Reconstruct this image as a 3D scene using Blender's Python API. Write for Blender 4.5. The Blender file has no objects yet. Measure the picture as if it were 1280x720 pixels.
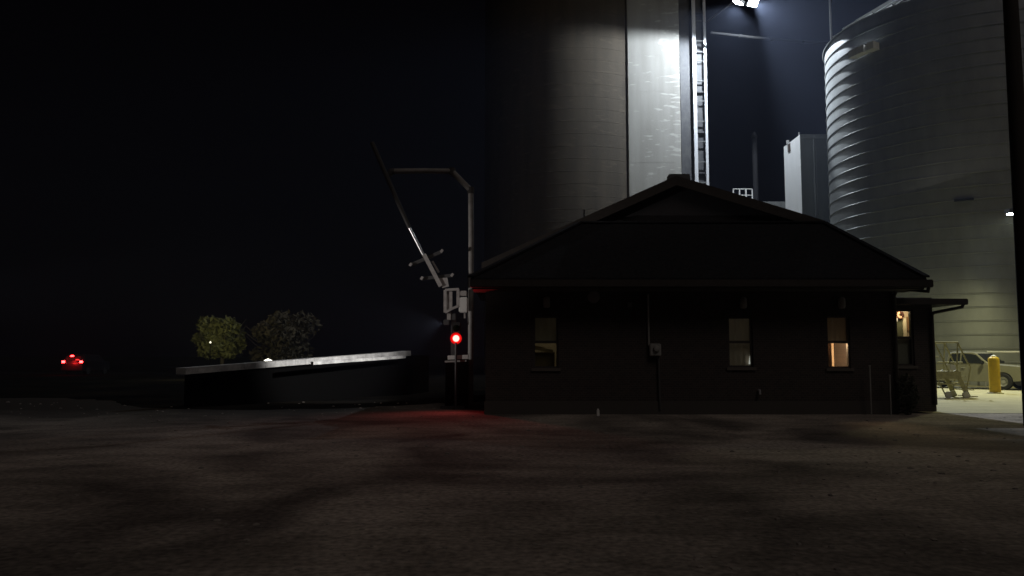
import bpy, bmesh, math, random
from mathutils import Vector, Matrix
random.seed(7)
scn = bpy.context.scene
COL = scn.collection
R = math.radians

# ------------------------------------------------------------------ camera
HC = 1.55
TH = math.atan(0.085)
cam = bpy.data.cameras.new('camera')
cam.sensor_width = 36.0
cam.lens = 28.125
cam.clip_start = 0.05
cam.clip_end = 3000
camo = bpy.data.objects.new('camera', cam)
camo.location = (0, 0, HC)
camo.rotation_euler = (math.pi / 2 + TH, 0, 0)
COL.objects.link(camo)
scn.camera = camo

# ------------------------------------------------------------------ night sky
world = bpy.data.worlds.new('World')
scn.world = world
world.use_nodes = True
wn = world.node_tree
wn.nodes.clear()
sky = wn.nodes.new('ShaderNodeTexSky')
sky.sky_type = 'NISHITA'
sky.sun_disc = False
sky.sun_elevation = R(2)
sky.sun_rotation = R(200)
bg = wn.nodes.new('ShaderNodeBackground')
bg.inputs[1].default_value = 0.0009
tint = wn.nodes.new('ShaderNodeMixRGB')
tint.blend_type = 'MIX'
tint.inputs[0].default_value = 0.75
tint.inputs[2].default_value = (0.75, 0.55, 1.0, 1)
wo = wn.nodes.new('ShaderNodeOutputWorld')
wn.links.new(sky.outputs[0], tint.inputs[1])
wn.links.new(tint.outputs[0], bg.inputs[0])
wn.links.new(bg.outputs[0], wo.inputs[0])

# faint glow of the night over the yard, from behind the camera
sun = bpy.data.lights.new('night_glow', 'SUN')
sun.energy = 0.19
sun.angle = R(25)
sun.color = (1.0, 0.86, 0.77)
suno = bpy.data.objects.new('night_glow', sun)
suno.rotation_euler = (R(40), 0, R(22))
COL.objects.link(suno)

vs = scn.view_settings
vs.view_transform = 'Standard'
vs.look = 'None'
vs.gamma = 1
vs.exposure = 0
vs.use_curve_mapping = False
scn.cycles.use_denoising = True
scn.cycles.max_bounces = 6
scn.cycles.volume_bounces = 0
scn.cycles.transparent_max_bounces = 12
scn.cycles.sample_clamp_indirect = 2.0


# ------------------------------------------------------------------ helpers
def P(px, py, D):
    """point seen at photo pixel (1280 wide) at distance D in front"""
    x = (px - 640) / 1000.0
    u = (360 - py) / 1000.0
    # camera axes
    c, s = math.cos(TH), math.sin(TH)
    dy = c - u * s
    dz = s + u * c
    k = D / dy
    return Vector((x * k, D, HC + dz * k))


def lamp_light(name, kind, loc, power, col, parent=None, target=None, size=0.1, angle=120, blend=0.5):
    l = bpy.data.lights.new(name, kind)
    l.energy = power
    l.color = col
    l.shadow_soft_size = size
    if kind == 'SPOT':
        l.spot_size = R(angle)
        l.spot_blend = blend
    o = bpy.data.objects.new(name, l)
    COL.objects.link(o)
    o.location = loc
    if target is not None:
        d = Vector(target) - Vector(loc)
        o.rotation_euler = d.to_track_quat('-Z', 'Y').to_euler()
    if parent:
        o.parent = parent
        o.matrix_parent_inverse = Matrix.Translation(-Vector(parent.location))
    return o


_mats = {}


def mat(name, base=(.5, .5, .5), rough=.7, metal=0.0, var=None, scale=3.0, detail=6, bump=0.0, bscale=30,
        emit=None, estr=0.0, stretch=(1, 1, 1), lo=.35, hi=.65, spec=.5):
    if name in _mats:
        return _mats[name]
    m = bpy.data.materials.new(name)
    m.use_nodes = True
    nt = m.node_tree
    b = nt.nodes['Principled BSDF']
    b.inputs['Base Color'].default_value = (*base, 1)
    b.inputs['Roughness'].default_value = rough
    b.inputs['Metallic'].default_value = metal
    b.inputs['Specular IOR Level'].default_value = spec
    tc = nt.nodes.new('ShaderNodeTexCoord')
    mp = nt.nodes.new('ShaderNodeMapping')
    mp.inputs['Scale'].default_value = stretch
    nt.links.new(tc.outputs['Object'], mp.inputs[0])
    if var:
        n = nt.nodes.new('ShaderNodeTexNoise')
        n.inputs['Scale'].default_value = scale
        n.inputs['Detail'].default_value = detail
        n.inputs['Roughness'].default_value = .65
        nt.links.new(mp.outputs[0], n.inputs['Vector'])
        r = nt.nodes.new('ShaderNodeValToRGB')
        r.color_ramp.elements[0].position = lo
        r.color_ramp.elements[1].position = hi
        r.color_ramp.elements[0].color = (*base, 1)
        r.color_ramp.elements[1].color = (*var, 1)
        nt.links.new(n.outputs[0], r.inputs[0])
        nt.links.new(r.outputs[0], b.inputs['Base Color'])
    if bump:
        n2 = nt.nodes.new('ShaderNodeTexNoise')
        n2.inputs['Scale'].default_value = bscale
        n2.inputs['Detail'].default_value = 8
        nt.links.new(mp.outputs[0], n2.inputs['Vector'])
        bp = nt.nodes.new('ShaderNodeBump')
        bp.inputs['Strength'].default_value = bump
        bp.inputs['Distance'].default_value = .05
        nt.links.new(n2.outputs[0], bp.inputs['Height'])
        nt.links.new(bp.outputs[0], b.inputs['Normal'])
    if emit:
        b.inputs['Emission Color'].default_value = (*emit, 1)
        b.inputs['Emission Strength'].default_value = estr
    _mats[name] = m
    return m


class MB:
    def __init__(s):
        s.bm = bmesh.new()

    def box(s, a, b, bev=0.0):
        a, b = Vector(a), Vector(b)
        lo = Vector([min(a[i], b[i]) for i in range(3)])
        hi = Vector([max(a[i], b[i]) for i in range(3)])
        r = bmesh.ops.create_cube(s.bm, size=1)
        vs_ = r['verts']
        for v in vs_:
            v.co = Vector([(lo[i] + hi[i]) / 2 + v.co[i] * (hi[i] - lo[i]) for i in range(3)])
        if bev:
            es = list({e for v in vs_ for e in v.link_edges})
            bmesh.ops.bevel(s.bm, geom=es, offset=bev, segments=2, affect='EDGES')
        return s

    def tube(s, pts, r, n=10, caps=True):
        pts = [Vector(p) for p in pts]
        rs = r if isinstance(r, (list, tuple)) else [r] * len(pts)
        rings = []
        up = None
        for i, p in enumerate(pts):
            if i == 0:
                t = pts[1] - pts[0]
            elif i == len(pts) - 1:
                t = pts[-1] - pts[-2]
            else:
                t = (pts[i + 1] - p).normalized() + (p - pts[i - 1]).normalized()
            t.normalize()
            if up is None:
                up = Vector((0, 0, 1)) if abs(t.z) < .9 else Vector((1, 0, 0))
            a = t.cross(up)
            a.normalize()
            b = a.cross(t)
            up = b
            k = 1.0
            if 0 < i < len(pts) - 1:
                c = (pts[i + 1] - p).normalized().dot((p - pts[i - 1]).normalized())
                k = 1 / max(.5, math.sqrt((1 + c) / 2))
            rings.append([s.bm.verts.new(p + (a * math.cos(q) + b * math.sin(q)) * rs[i] * (k if k < 1.2 else 1.1))
                          for q in [2 * math.pi * j / n for j in range(n)]])
        for A, B in zip(rings, rings[1:]):
            for j in range(n):
                s.bm.faces.new((A[j], A[(j + 1) % n], B[(j + 1) % n], B[j]))
        if caps:
            s.bm.faces.new(rings[0][::-1])
            s.bm.faces.new(rings[-1])
        return s

    def bar(s, p, q, w, h):
        p, q = Vector(p), Vector(q)
        t = (q - p).normalized()
        up = Vector((0, 0, 1)) if abs(t.z) < .95 else Vector((0, 1, 0))
        a = t.cross(up).normalized()
        b = a.cross(t)
        vs_ = [s.bm.verts.new(x + a * i * w / 2 + b * j * h / 2) for x in (p, q) for i, j in
               ((-1, -1), (1, -1), (1, 1), (-1, 1))]
        for f in ((0, 1, 2, 3), (7, 6, 5, 4), (0, 4, 5, 1), (1, 5, 6, 2), (2, 6, 7, 3), (3, 7, 4, 0)):
            s.bm.faces.new([vs_[i] for i in f])
        return s

    def lathe(s, prof, c=(0, 0, 0), n=48, a0=0, a1=2 * math.pi):
        c = Vector(c)
        full = abs(a1 - a0 - 2 * math.pi) < 1e-6
        m = n if full else n + 1
        rows = []
        for r, z in prof:
            rows.append([s.bm.verts.new(c + Vector((r * math.cos(a0 + (a1 - a0) * j / n), r * math.sin(a0 + (a1 - a0) * j / n), z)))
                         for j in range(m)])
        for A, B in zip(rows, rows[1:]):
            for j in range(n):
                s.bm.faces.new((A[j], A[(j + 1) % m], B[(j + 1) % m], B[j]))
        return s

    def poly(s, pts):
        s.bm.faces.new([s.bm.verts.new(Vector(p)) for p in pts])
        return s

    def prism(s, pts, d):
        """closed outline pts, extruded by vector d"""
        d = Vector(d)
        A = [s.bm.verts.new(Vector(p)) for p in pts]
        B = [s.bm.verts.new(Vector(p) + d) for p in pts]
        s.bm.faces.new(A)
        s.bm.faces.new(B[::-1])
        n = len(pts)
        for i in range(n):
            s.bm.faces.new((A[i], B[i], B[(i + 1) % n], A[(i + 1) % n]))
        return s

    def build(s, name, m, parent=None, smooth=False, bevel=0.0):
        bmesh.ops.recalc_face_normals(s.bm, faces=s.bm.faces)
        me = bpy.data.meshes.new(name)
        s.bm.to_mesh(me)
        s.bm.free()
        if m:
            me.materials.append(m)
        if smooth:
            for p in me.polygons:
                p.use_smooth = True
            try:
                me.set_sharp_from_angle(angle=R(40))
            except Exception:
                pass
        o = bpy.data.objects.new(name, me)
        COL.objects.link(o)
        if parent:
            o.parent = parent
            root = parent
            off = Vector((0, 0, 0))
            while root:
                off += root.location
                root = root.parent
            o.matrix_parent_inverse = Matrix.Identity(4)
            me.transform(Matrix.Translation(-off))
        if bevel:
            bv = o.modifiers.new('bevel', 'BEVEL')
            bv.width = bevel
            bv.segments = 2
            bv.limit_method = 'ANGLE'
        return o


def tag(o, label=None, cat=None, group=None, kind=None):
    if label: o['label'] = label
    if cat: o['category'] = cat
    if group: o['group'] = group
    if kind: o['kind'] = kind
    return o


def thing(name, loc, label, cat, group=None):
    o = bpy.data.objects.new(name, None)
    COL.objects.link(o)
    o.location = loc
    o.empty_display_size = .3
    return tag(o, label, cat, group)


def kids(o):
    return [c for c in bpy.data.objects if c.parent == o]


def copy_tree(o, parent=None):
    c = o.copy()
    COL.objects.link(c)
    if parent: c.parent = parent
    for ch in kids(o):
        copy_tree(ch, c)
    return c


# ------------------------------------------------------------------ materials
M_grass = mat('dark field grass', (.006, .006, .006), 1.0, var=(.016, .014, .011), scale=.25, spec=0.0)
M_roof = mat('dark shingles', (.018, .019, .022), .95, spec=.08, var=(.03, .031, .034), scale=9, bump=.4, bscale=25)
M_trim = mat('dark brown trim', (.03, .025, .022), .5, var=(.04, .034, .03), scale=6)
M_soffit = mat('soffit', (.07, .065, .055), .7)
M_frame = mat('window frame paint', (.05, .045, .04), .5)
M_conc = None
M_galv = mat('galvanised steel', (.33, .34, .33), .45, .5, var=(.25, .26, .25), scale=1.1, stretch=(1, 1, .35), lo=.3, hi=.7)
M_galv2 = mat('worn steel', (.30, .30, .29), .5, .3, var=(.40, .40, .39), scale=3)
M_whitesteel = mat('white painted steel', (.72, .72, .70), .5, var=(.58, .58, .56), scale=1.2, stretch=(1, 1, .2))
M_greypaint = mat('grey painted steel', (.16, .165, .16), .6, var=(.11, .115, .11), scale=.8, stretch=(1, 1, .15))
M_darksteel = mat('dark painted steel', (.05, .05, .055), .55, var=(.08, .08, .08), scale=2)
M_rail = mat('bright galvanised rail', (.75, .76, .78), .4, .2)
M_yellow = mat('yellow safety paint', (.62, .42, .02), .45, var=(.45, .30, .03), scale=5, lo=.45, hi=.8)
M_stair = mat('yellowed stair paint', (.50, .47, .25), .55, var=(.30, .28, .16), scale=7)
M_black = mat('black rubber', (.012, .012, .012), .8)
M_inwall = mat('cream interior wall', (.62, .50, .36), .8)
M_darkroom = mat('dim interior wall', (.30, .25, .18), .8)


def shade_cloth(nm, t):
    m = bpy.data.materials.new(nm)
    m.use_nodes = True
    _n = m.node_tree
    _d = _n.nodes['Principled BSDF']
    _d.inputs['Base Color'].default_value = (.42, .36, .29, 1)
    _d.inputs['Roughness'].default_value = .9
    _t = _n.nodes.new('ShaderNodeBsdfTranslucent')
    _t.inputs[0].default_value = (t, t * .9, t * .8, 1)
    _a = _n.nodes.new('ShaderNodeAddShader')
    _n.links.new(_d.outputs[0], _a.inputs[0])
    _n.links.new(_t.outputs[0], _a.inputs[1])
    _n.links.new(_a.outputs[0], _n.nodes['Material Output'].inputs[0])
    return m


M_shades = [shade_cloth('thin shade cloth', .09), shade_cloth('medium shade cloth', .065), shade_cloth('blackout shade cloth', .0025)]
M_unlit = mat('unlit black steel', (.004, .004, .004), 1.0, spec=0.0)  # shade put into the colour, so deck, block and posts stay dark
M_lensR = mat('red lit lens', (.6, .02, .02), .3, emit=(1, .02, .02), estr=30)
M_lensRcore = mat('red lamp core', (.8, .1, .08), .3, emit=(1.0, .13, .11), estr=8)
M_lensW = mat('white lit lens', (.9, .9, .9), .3, emit=(.80, .90, 1.0), estr=60)
M_lensY = mat('warm lit lens', (.9, .9, .8), .3, emit=(1.0, .95, .70), estr=12)


def glass_mat():
    m = bpy.data.materials.new('window glass')
    m.use_nodes = True
    nt = m.node_tree
    nt.nodes.clear()
    t = nt.nodes.new('ShaderNodeBsdfTransparent')
    t.inputs[0].default_value = (.86, .9, .88, 1)
    g = nt.nodes.new('ShaderNodeBsdfGlossy')
    g.inputs['Roughness'].default_value = .03
    mx = nt.nodes.new('ShaderNodeMixShader')
    mx.inputs[0].default_value = .07
    o = nt.nodes.new('ShaderNodeOutputMaterial')
    nt.links.new(t.outputs[0], mx.inputs[1])
    nt.links.new(g.outputs[0], mx.inputs[2])
    nt.links.new(mx.outputs[0], o.inputs[0])
    return m


M_glass = glass_mat()


def ground_mat():
    m = bpy.data.materials.new('packed gravel and dirt')
    m.use_nodes = True
    nt = m.node_tree
    b = nt.nodes['Principled BSDF']
    b.inputs['Roughness'].default_value = .95
    b.inputs['Specular IOR Level'].default_value = .15
    tc = nt.nodes.new('ShaderNodeTexCoord')

    def noise(sc, det, stretch, lo, hi, c0, c1, dist=0.0):
        mp = nt.nodes.new('ShaderNodeMapping')
        mp.inputs['Scale'].default_value = stretch
        nt.links.new(tc.outputs['Object'], mp.inputs[0])
        n = nt.nodes.new('ShaderNodeTexNoise')
        n.inputs['Scale'].default_value = sc
        n.inputs['Detail'].default_value = det
        n.inputs['Distortion'].default_value = dist
        nt.links.new(mp.outputs[0], n.inputs['Vector'])
        r = nt.nodes.new('ShaderNodeValToRGB')
        r.color_ramp.elements[0].position = lo
        r.color_ramp.elements[1].position = hi
        r.color_ramp.elements[0].color = (*c0, 1)
        r.color_ramp.elements[1].color = (*c1, 1)
        nt.links.new(n.outputs[0], r.inputs[0])
        return r, n

    a, _ = noise(.30, 5, (1, .8, 1), .38, .62, (.19, .17, .155), (.56, .50, .44), .9)
    c, _ = noise(1.3, 7, (.55, 1.3, 1), .34, .60, (.66, .66, .66), (1, 1, 1), .8)
    d, n3 = noise(14, 9, (1, 1, 1), .3, .75, (.45, .45, .45), (1.2, 1.18, 1.15))
    m1 = nt.nodes.new('ShaderNodeMixRGB')
    m1.blend_type = 'MULTIPLY'
    m1.inputs[0].default_value = 1
    m2 = nt.nodes.new('ShaderNodeMixRGB')
    m2.blend_type = 'MULTIPLY'
    m2.inputs[0].default_value = 1
    nt.links.new(a.outputs[0], m1.inputs[1])
    nt.links.new(c.outputs[0], m1.inputs[2])
    nt.links.new(m1.outputs[0], m2.inputs[1])
    nt.links.new(d.outputs[0], m2.inputs[2])
    # the gravel thins out into dark soil towards the scale and the field
    sx = nt.nodes.new('ShaderNodeSeparateXYZ')
    nt.links.new(tc.outputs['Object'], sx.inputs[0])

    def mr(sock, a0, a1):
        q = nt.nodes.new('ShaderNodeMapRange')
        q.inputs['From Min'].default_value = a0
        q.inputs['From Max'].default_value = a1
        nt.links.new(sock, q.inputs['Value'])
        return q.outputs[0]

    fy, fx = mr(sx.outputs[1], 15.5, 23.5), mr(sx.outputs[0], 1.0, -5.0)
    mu = nt.nodes.new('ShaderNodeMath')
    mu.operation = 'MULTIPLY'
    nt.links.new(fy, mu.inputs[0])
    nt.links.new(fx, mu.inputs[1])
    m3 = nt.nodes.new('ShaderNodeMixRGB')
    nt.links.new(mu.outputs[0], m3.inputs[0])
    nt.links.new(m2.outputs[0], m3.inputs[1])
    m3.inputs[2].default_value = (.03, .026, .022, 1)
    nt.links.new(m3.outputs[0], b.inputs['Base Color'])
    bp = nt.nodes.new('ShaderNodeBump')
    bp.inputs['Strength'].default_value = .5
    bp.inputs['Distance'].default_value = .03
    nt.links.new(n3.outputs[0], bp.inputs['Height'])
    nt.links.new(bp.outputs[0], b.inputs['Normal'])
    return m


def brick_mat():
    m = bpy.data.materials.new('dark brick')
    m.use_nodes = True
    nt = m.node_tree
    b = nt.nodes['Principled BSDF']
    b.inputs['Roughness'].default_value = .85
    tc = nt.nodes.new('ShaderNodeTexCoord')
    mp = nt.nodes.new('ShaderNodeMapping')
    mp.inputs['Rotation'].default_value = (R(90), 0, 0)
    br = nt.nodes.new('ShaderNodeTexBrick')
    br.inputs['Scale'].default_value = 4.2
    br.inputs['Color1'].default_value = (.050, .040, .036, 1)
    br.inputs['Color2'].default_value = (.033, .028, .027, 1)
    br.inputs['Mortar'].default_value = (.085, .075, .068, 1)
    br.inputs['Mortar Size'].default_value = .015
    nt.links.new(tc.outputs['Object'], mp.inputs[0])
    nt.links.new(mp.outputs[0], br.inputs['Vector'])
    nt.links.new(br.outputs[0], b.inputs['Base Color'])
    bp = nt.nodes.new('ShaderNodeBump')
    bp.inputs['Strength'].default_value = .4
    bp.inputs['Distance'].default_value = .01
    bp.invert = True
    nt.links.new(br.outputs['Fac'], bp.inputs['Height'])
    nt.links.new(bp.outputs[0], b.inputs['Normal'])
    return m


def concrete_mat(name, base, dark, patch, amt):
    """cast concrete: lift lines, vertical streaks and pale flaked patches"""
    m = bpy.data.materials.new(name)
    m.use_nodes = True
    nt = m.node_tree
    b = nt.nodes['Principled BSDF']
    b.inputs['Roughness'].default_value = .85
    tc = nt.nodes.new('ShaderNodeTexCoord')

    def noise(sc, det, st):
        mp = nt.nodes.new('ShaderNodeMapping')
        mp.inputs['Scale'].default_value = st
        nt.links.new(tc.outputs['Object'], mp.inputs[0])
        n = nt.nodes.new('ShaderNodeTexNoise')
        n.inputs['Scale'].default_value = sc
        n.inputs['Detail'].default_value = det
        nt.links.new(mp.outputs[0], n.inputs['Vector'])
        return n

    n1 = noise(1.2, 6, (1, 1, .12))
    r1 = nt.nodes.new('ShaderNodeValToRGB')
    r1.color_ramp.elements[0].position = .3
    r1.color_ramp.elements[1].position = .7
    r1.color_ramp.elements[0].color = (*dark, 1)
    r1.color_ramp.elements[1].color = (*base, 1)
    nt.links.new(n1.outputs[0], r1.inputs[0])
    n2 = noise(1.3, 3, (.7, 1, 3.2))
    r2 = nt.nodes.new('ShaderNodeValToRGB')
    r2.color_ramp.elements[0].position = .60 - amt
    r2.color_ramp.elements[1].position = .66 - amt
    mx = nt.nodes.new('ShaderNodeMixRGB')
    sx = nt.nodes.new('ShaderNodeSeparateXYZ')
    nt.links.new(tc.outputs['Object'], sx.inputs[0])
    mm = nt.nodes.new('ShaderNodeMath')
    mm.operation = 'MULTIPLY_ADD'
    mm.inputs[1].default_value = .035 if amt < 0 else 0.0
    nt.links.new(sx.outputs[0], mm.inputs[0])
    nt.links.new(n2.outputs[0], mm.inputs[2])
    nt.links.new(mm.outputs[0], r2.inputs[0])
    nt.links.new(r2.outputs[0], mx.inputs[0])
    nt.links.new(r1.outputs[0], mx.inputs[1])
    mx.inputs[2].default_value = (*patch, 1)
    nt.links.new(mx.outputs[0], b.inputs['Base Color'])
    n3 = noise(12, 6, (1, 1, 1))
    bp = nt.nodes.new('ShaderNodeBump')
    bp.inputs['Strength'].default_value = .3
    bp.inputs['Distance'].default_value = .03
    nt.links.new(n3.outputs[0], bp.inputs['Height'])
    nt.links.new(bp.outputs[0], b.inputs['Normal'])
    return m


M_gravel = ground_mat()
M_brick = brick_mat()
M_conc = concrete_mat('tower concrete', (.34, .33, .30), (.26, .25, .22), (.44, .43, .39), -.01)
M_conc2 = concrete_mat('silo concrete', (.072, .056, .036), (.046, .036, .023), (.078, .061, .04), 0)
M_pad = concrete_mat('lamp tinted concrete', (.45, .41, .22), (.34, .31, .165), (.39, .355, .19), 0)  # yellow of the lamp light is mixed into the concrete colour

# ------------------------------------------------------------------ ground
g = MB()
g.poly([(-900, -60, 0), (900, -60, 0), (900, 1500, 0), (-900, 1500, 0)])
tag(g.build('ground', M_grass), kind='structure')
g = MB()
pts = [(-60, -30, .004), (60, -30, .004), (60, 21.8, .004), (10.5, 21.9, .004)]
edge = [(8, 27), (3, 28), (-1, 27.5), (-3.2, 25.8), (-5.0, 23.8), (-9, 23.4), (-11.5, 24.5), (-14, 28), (-17, 30), (-22, 30), (-30, 27), (-44, 24), (-60, 22)]
edge = [(10.4, 21.9)] + edge
for (x0, y0), (x1, y1) in zip(edge, edge[1:]):
    for k in range(6):
        t = k / 6
        pts.append((x0 + (x1 - x0) * t, y0 + (y1 - y0) * t + random.uniform(-.35, .35), .004))
g.poly(pts)
tag(g.build('gravel_lot', M_gravel), kind='structure')
g = MB()
random.seed(21)
for k in range(900):
    y = 3.2 + 24 * random.random() ** 1.6
    x = random.uniform(-.75, .75) * y
    if y > 20.5 and x > -1: continue
    c_ = Vector((x, y, .004))
    r_ = random.uniform(.008, .03) * (1 + .03 * y)
    rr_ = bmesh.ops.create_icosphere(g.bm, subdivisions=1, radius=r_)
    f_ = (random.uniform(.7, 1.4), random.uniform(.7, 1.4), random.uniform(.35, .7))
    for v_ in rr_['verts']:
        v_.co = Vector((v_.co.x * f_[0], v_.co.y * f_[1], v_.co.z * f_[2])) * random.uniform(.8, 1.2) + c_
tag(g.build('loose_stones', mat('pale stone', (.30, .27, .24), .95, var=(.16, .145, .135), scale=.6)), kind='stuff')
g = MB()
g.poly([(11.3, 21.8, .012), (60, 21.8, .012), (60, 60, .012), (3.0, 60, .012), (3, 40, .012), (11.3, 40, .012)])
tag(g.build('concrete_pavement', M_pad), kind='structure')
g = MB()
g.poly([(-300, 62, .006), (-3, 72, .006), (-3, 80, .006), (-300, 70, .006)])
tag(g.build('road', mat('asphalt', (.012, .012, .012), 1.0, var=(.02, .02, .02), scale=2, spec=.0)), kind='structure')

# ------------------------------------------------------------------ office building
WY = 21.5       # front wall plane
BX0 = (607 - 640) / 1000 * WY
BX1 = (1117 - 640) / 1000 * WY
WH = 3.62
off = thing('office_building', ((BX0 + BX1) / 2, WY, 0),
            'low dark brick office building with hip roof and gable in front of the silos', 'building')


def zrow(py, D):
    return P(640, py, D).z


def wall_with_holes(mb, x0, x1, z0, z1, y, t, holes):
    xs = sorted({x0, x1, *[h[0] for h in holes], *[h[1] for h in holes]})
    for a, b in zip(xs, xs[1:]):
        hs = sorted([h for h in holes if h[0] < (a + b) / 2 < h[1]], key=lambda h: h[2])
        z = z0
        for h in hs:
            mb.box((a, y, z), (b, y + t, h[2]))
            z = h[3]
        mb.box((a, y, z), (b, y + t, z1))


def wx(px, D=WY):
    return (px - 640) / 1000 * D


holes = []
WINS = [(667, 698, 395, 460), (911, 942, 396, 459), (1035, 1064, 395, 460)]
for a, b, t, u in WINS:
    holes.append((P(a, u, WY).x, P(b, u, WY).x, zrow(u, WY), zrow(t, WY)))
mb = MB()
wall_with_holes(mb, BX0, BX1, 0, WH, WY, .3, holes)
mb.box((BX0, WY + .3, 0), (BX0 + .3, 33, WH))
mb.box((BX1 - .3, WY + .3, 0), (BX1, 33, WH))
mb.box((BX0 + .3, 32.7, 0), (BX1 - .3, 33, WH))
bmesh.ops.remove_doubles(mb.bm, verts=mb.bm.verts, dist=1e-5)
mb.build('wall', M_brick, off)
# base course
MB().box((BX0 - .03, WY - .04, 0), (BX1 + .03, WY - .002, .35)).build('plinth', mat('plinth', (.07, .065, .06), .9), off)

# front hip roof
EY = 20.7
zl = P(640, 347, EY).z
eL = Vector((P(588, 347, EY).x, EY, zl))
eR = Vector((P(1158, 344, EY).x, EY, zl))
RY = 24.2
rz = P(640, 279, RY).z
rL = Vector((P(725, 279, RY).x, RY, rz))
rR = Vector((P(1030, 279, RY).x, RY, rz))
bL = Vector((eL.x, 27.7, zl))
bR = Vector((eR.x, 27.7, zl))
mb = MB()
th = Vector((0, 0, -.12))


def slab(mb, pts, d):
    mb.prism(pts, d)


v = [eL, eR, bR, bL, rL, rR]
top = [mb.bm.verts.new(p) for p in v]
bot = [mb.bm.verts.new(p + th) for p in v[:4]]
for f in ((0, 1, 5, 4), (1, 2, 5), (2, 3, 4, 5), (3, 0, 4)):
    mb.bm.faces.new([top[i] for i in f])
mb.bm.faces.new(bot)
for i in range(4):
    mb.bm.faces.new((top[i], top[(i + 1) % 4], bot[(i + 1) % 4], bot[i]))
roof = mb.build('roof', M_roof, off)
# ridge caps
mb = MB()
for a, b in ((rL, rR), (eL, rL), (eR, rR), (bR, rR)):
    mb.bar(a + Vector((0, 0, .03)), b + Vector((0, 0, .03)), .22, .05)
mb.build('ridge_cap', M_roof, roof)
# soffit
MB().box((eL.x + .05, EY + .05, zl - .30), (eR.x - .05, WY + .35, zl - .20)).build('soffit', M_soffit, off)
MB().box((BX0 + .31, WY + .36, WH - .12), (BX1 - .31, 32.6, WH - .02)).build('ceiling', M_inwall, off)
# gutters and downspouts
mb = MB()
mb.box((eL.x, EY - .12, zl - .26), (eR.x + .12, EY + .03, zl - .06), .02)
mb.box((eR.x - .02, EY + .04, zl - .25), (eR.x + .12, 27.7, zl - .07), .02)
mb.build('gutter', M_trim, off)
mb = MB()
mb.tube([(eR.x + .05, EY, zl - .2), (eR.x + .03, EY + .02, zl - .36), P(1122, 361, WY - .08), (P(1117, 363, WY - .08)[0], WY - .08, P(1117, 363, WY)[2] - .15),
         (P(1117, 363, WY - .08)[0], WY - .08, .15)], .05, 8)
mb.build('downspout', M_trim, off)

# upper gable volume
GY = 24.6
A = P(845, 221, GY)
L = P(602, 329.5, GY)
Rr = P(1030, 277, GY)
prof = [L, A, Rr, Vector((Rr.x, GY, Rr.z - 1.2)), Vector((L.x, GY, L.z - .1))]
mb = MB()
mb.prism([p + Vector((0, .25, -.16)) for p in (L + Vector((.4, 0, 0)), A, Rr + Vector((-.35, 0, .05)))] + [Vector((Rr.x - .35, GY + .25, 3.5)), Vector((L.x + .4, GY + .25, 3.5))], (0, 7.8, 0))
mb.build('gable_wall', mat('dark siding', (.018, .017, .02), .8, var=(.025, .023, .026), scale=3), off)
mb = MB()
for a, b in ((L, A), (A, Rr)):
    dn = Vector((0, 0, -.16))
    mb.prism([a, b, b + dn, a + dn], (0, 8.4, 0))
up = mb.build('gable_roof', M_roof, off)
mb = MB()
for a, b in ((L, A), (A, Rr)):
    dn = Vector((0, -.03, -.28))
    mb.prism([a + Vector((0, -.03, .02)), b + Vector((0, -.03, .02)), b + dn, a + dn], (0, -.05, 0))
mb.build('barge_board', M_trim, off)
# small vent pipe on the slope
q = P(729, 272, GY + 1)
MB().tube([q + Vector((0, 0, -.5)), q + Vector((0, 0, .25))], .06, 8).build('vent_pipe', M_darksteel, off)
q = P(848, 221, GY + 1.5)
MB().box(q + Vector((-.35, -.2, -.5)), q + Vector((.35, .2, .06)), .03).build('ridge_vent', M_darksteel, off)

# windows ------------------------------------------------
TW = WY + 1.0       # wing wall plane
WX0, WX1 = BX1 + .02, wx(1166, TW)


def window(x0, x1, z0, z1, y, parent, glass=True):
    f = MB()
    w = .045
    f.box((x0, y + .06, z0), (x0 + w, y + .16, z1)).box((x1 - w, y + .06, z0), (x1, y + .16, z1))
    f.box((x0 + w, y + .06, z1 - w), (x1 - w, y + .16, z1)).box((x0 + w, y + .06, z0), (x1 - w, y + .16, z0 + w))
    fr = f.build('window', M_frame, parent)
    zm = (z0 + z1) / 2
    MB().box((x0 + w, y + .07, zm - .035), (x1 - w, y + .15, zm + .035)).build('meeting_rail', M_frame, fr)
    MB().box((x0 + w, y + .105, z0 + w), (x1 - w, y + .112, zm - .035)).build('pane', M_glass, fr)
    MB().box((x0 + w, y + .105, zm + .035), (x1 - w, y + .112, z1 - w)).build('pane', M_glass, fr)
    MB().box((x0 - .06, y - .05, z0 - .08), (x1 + .06, y + .058, z0 - .002)).build('sill', mat('sill stone', (.10, .09, .08), .8), fr)
    MB().box((x0 - .08, y - .03, z1 + .002), (x1 + .08, y - .002, z1 + .2)).build('lintel', mat('lintel', (.04, .034, .03), .8), fr)
    return fr


wf = []
for (x0, x1, z0, z1) in holes:
    wf.append(window(x0, x1, z0, z1, WY, off))


def sconce(px, py, D=WY, r=.09, parent=off):
    p = P(px, py, D)
    b = MB()
    b.lathe([(0, .16), (r * .6, .15), (r, .10), (r * 1.05, -.10), (r * .8, -.15), (0, -.155)], (p.x, WY - .17, p.z), 14)
    b.box((p.x - .03, WY - .1, p.z - .03), (p.x + .03, WY - .001, p.z + .03))
    o = b.build('wall_lamp', mat('lamp housing', (.30, .29, .27), .5), parent, smooth=True)
    return o


for px, py in ((683, 378), (927, 379), (1049, 379)):
    sconce(px, py)
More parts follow.
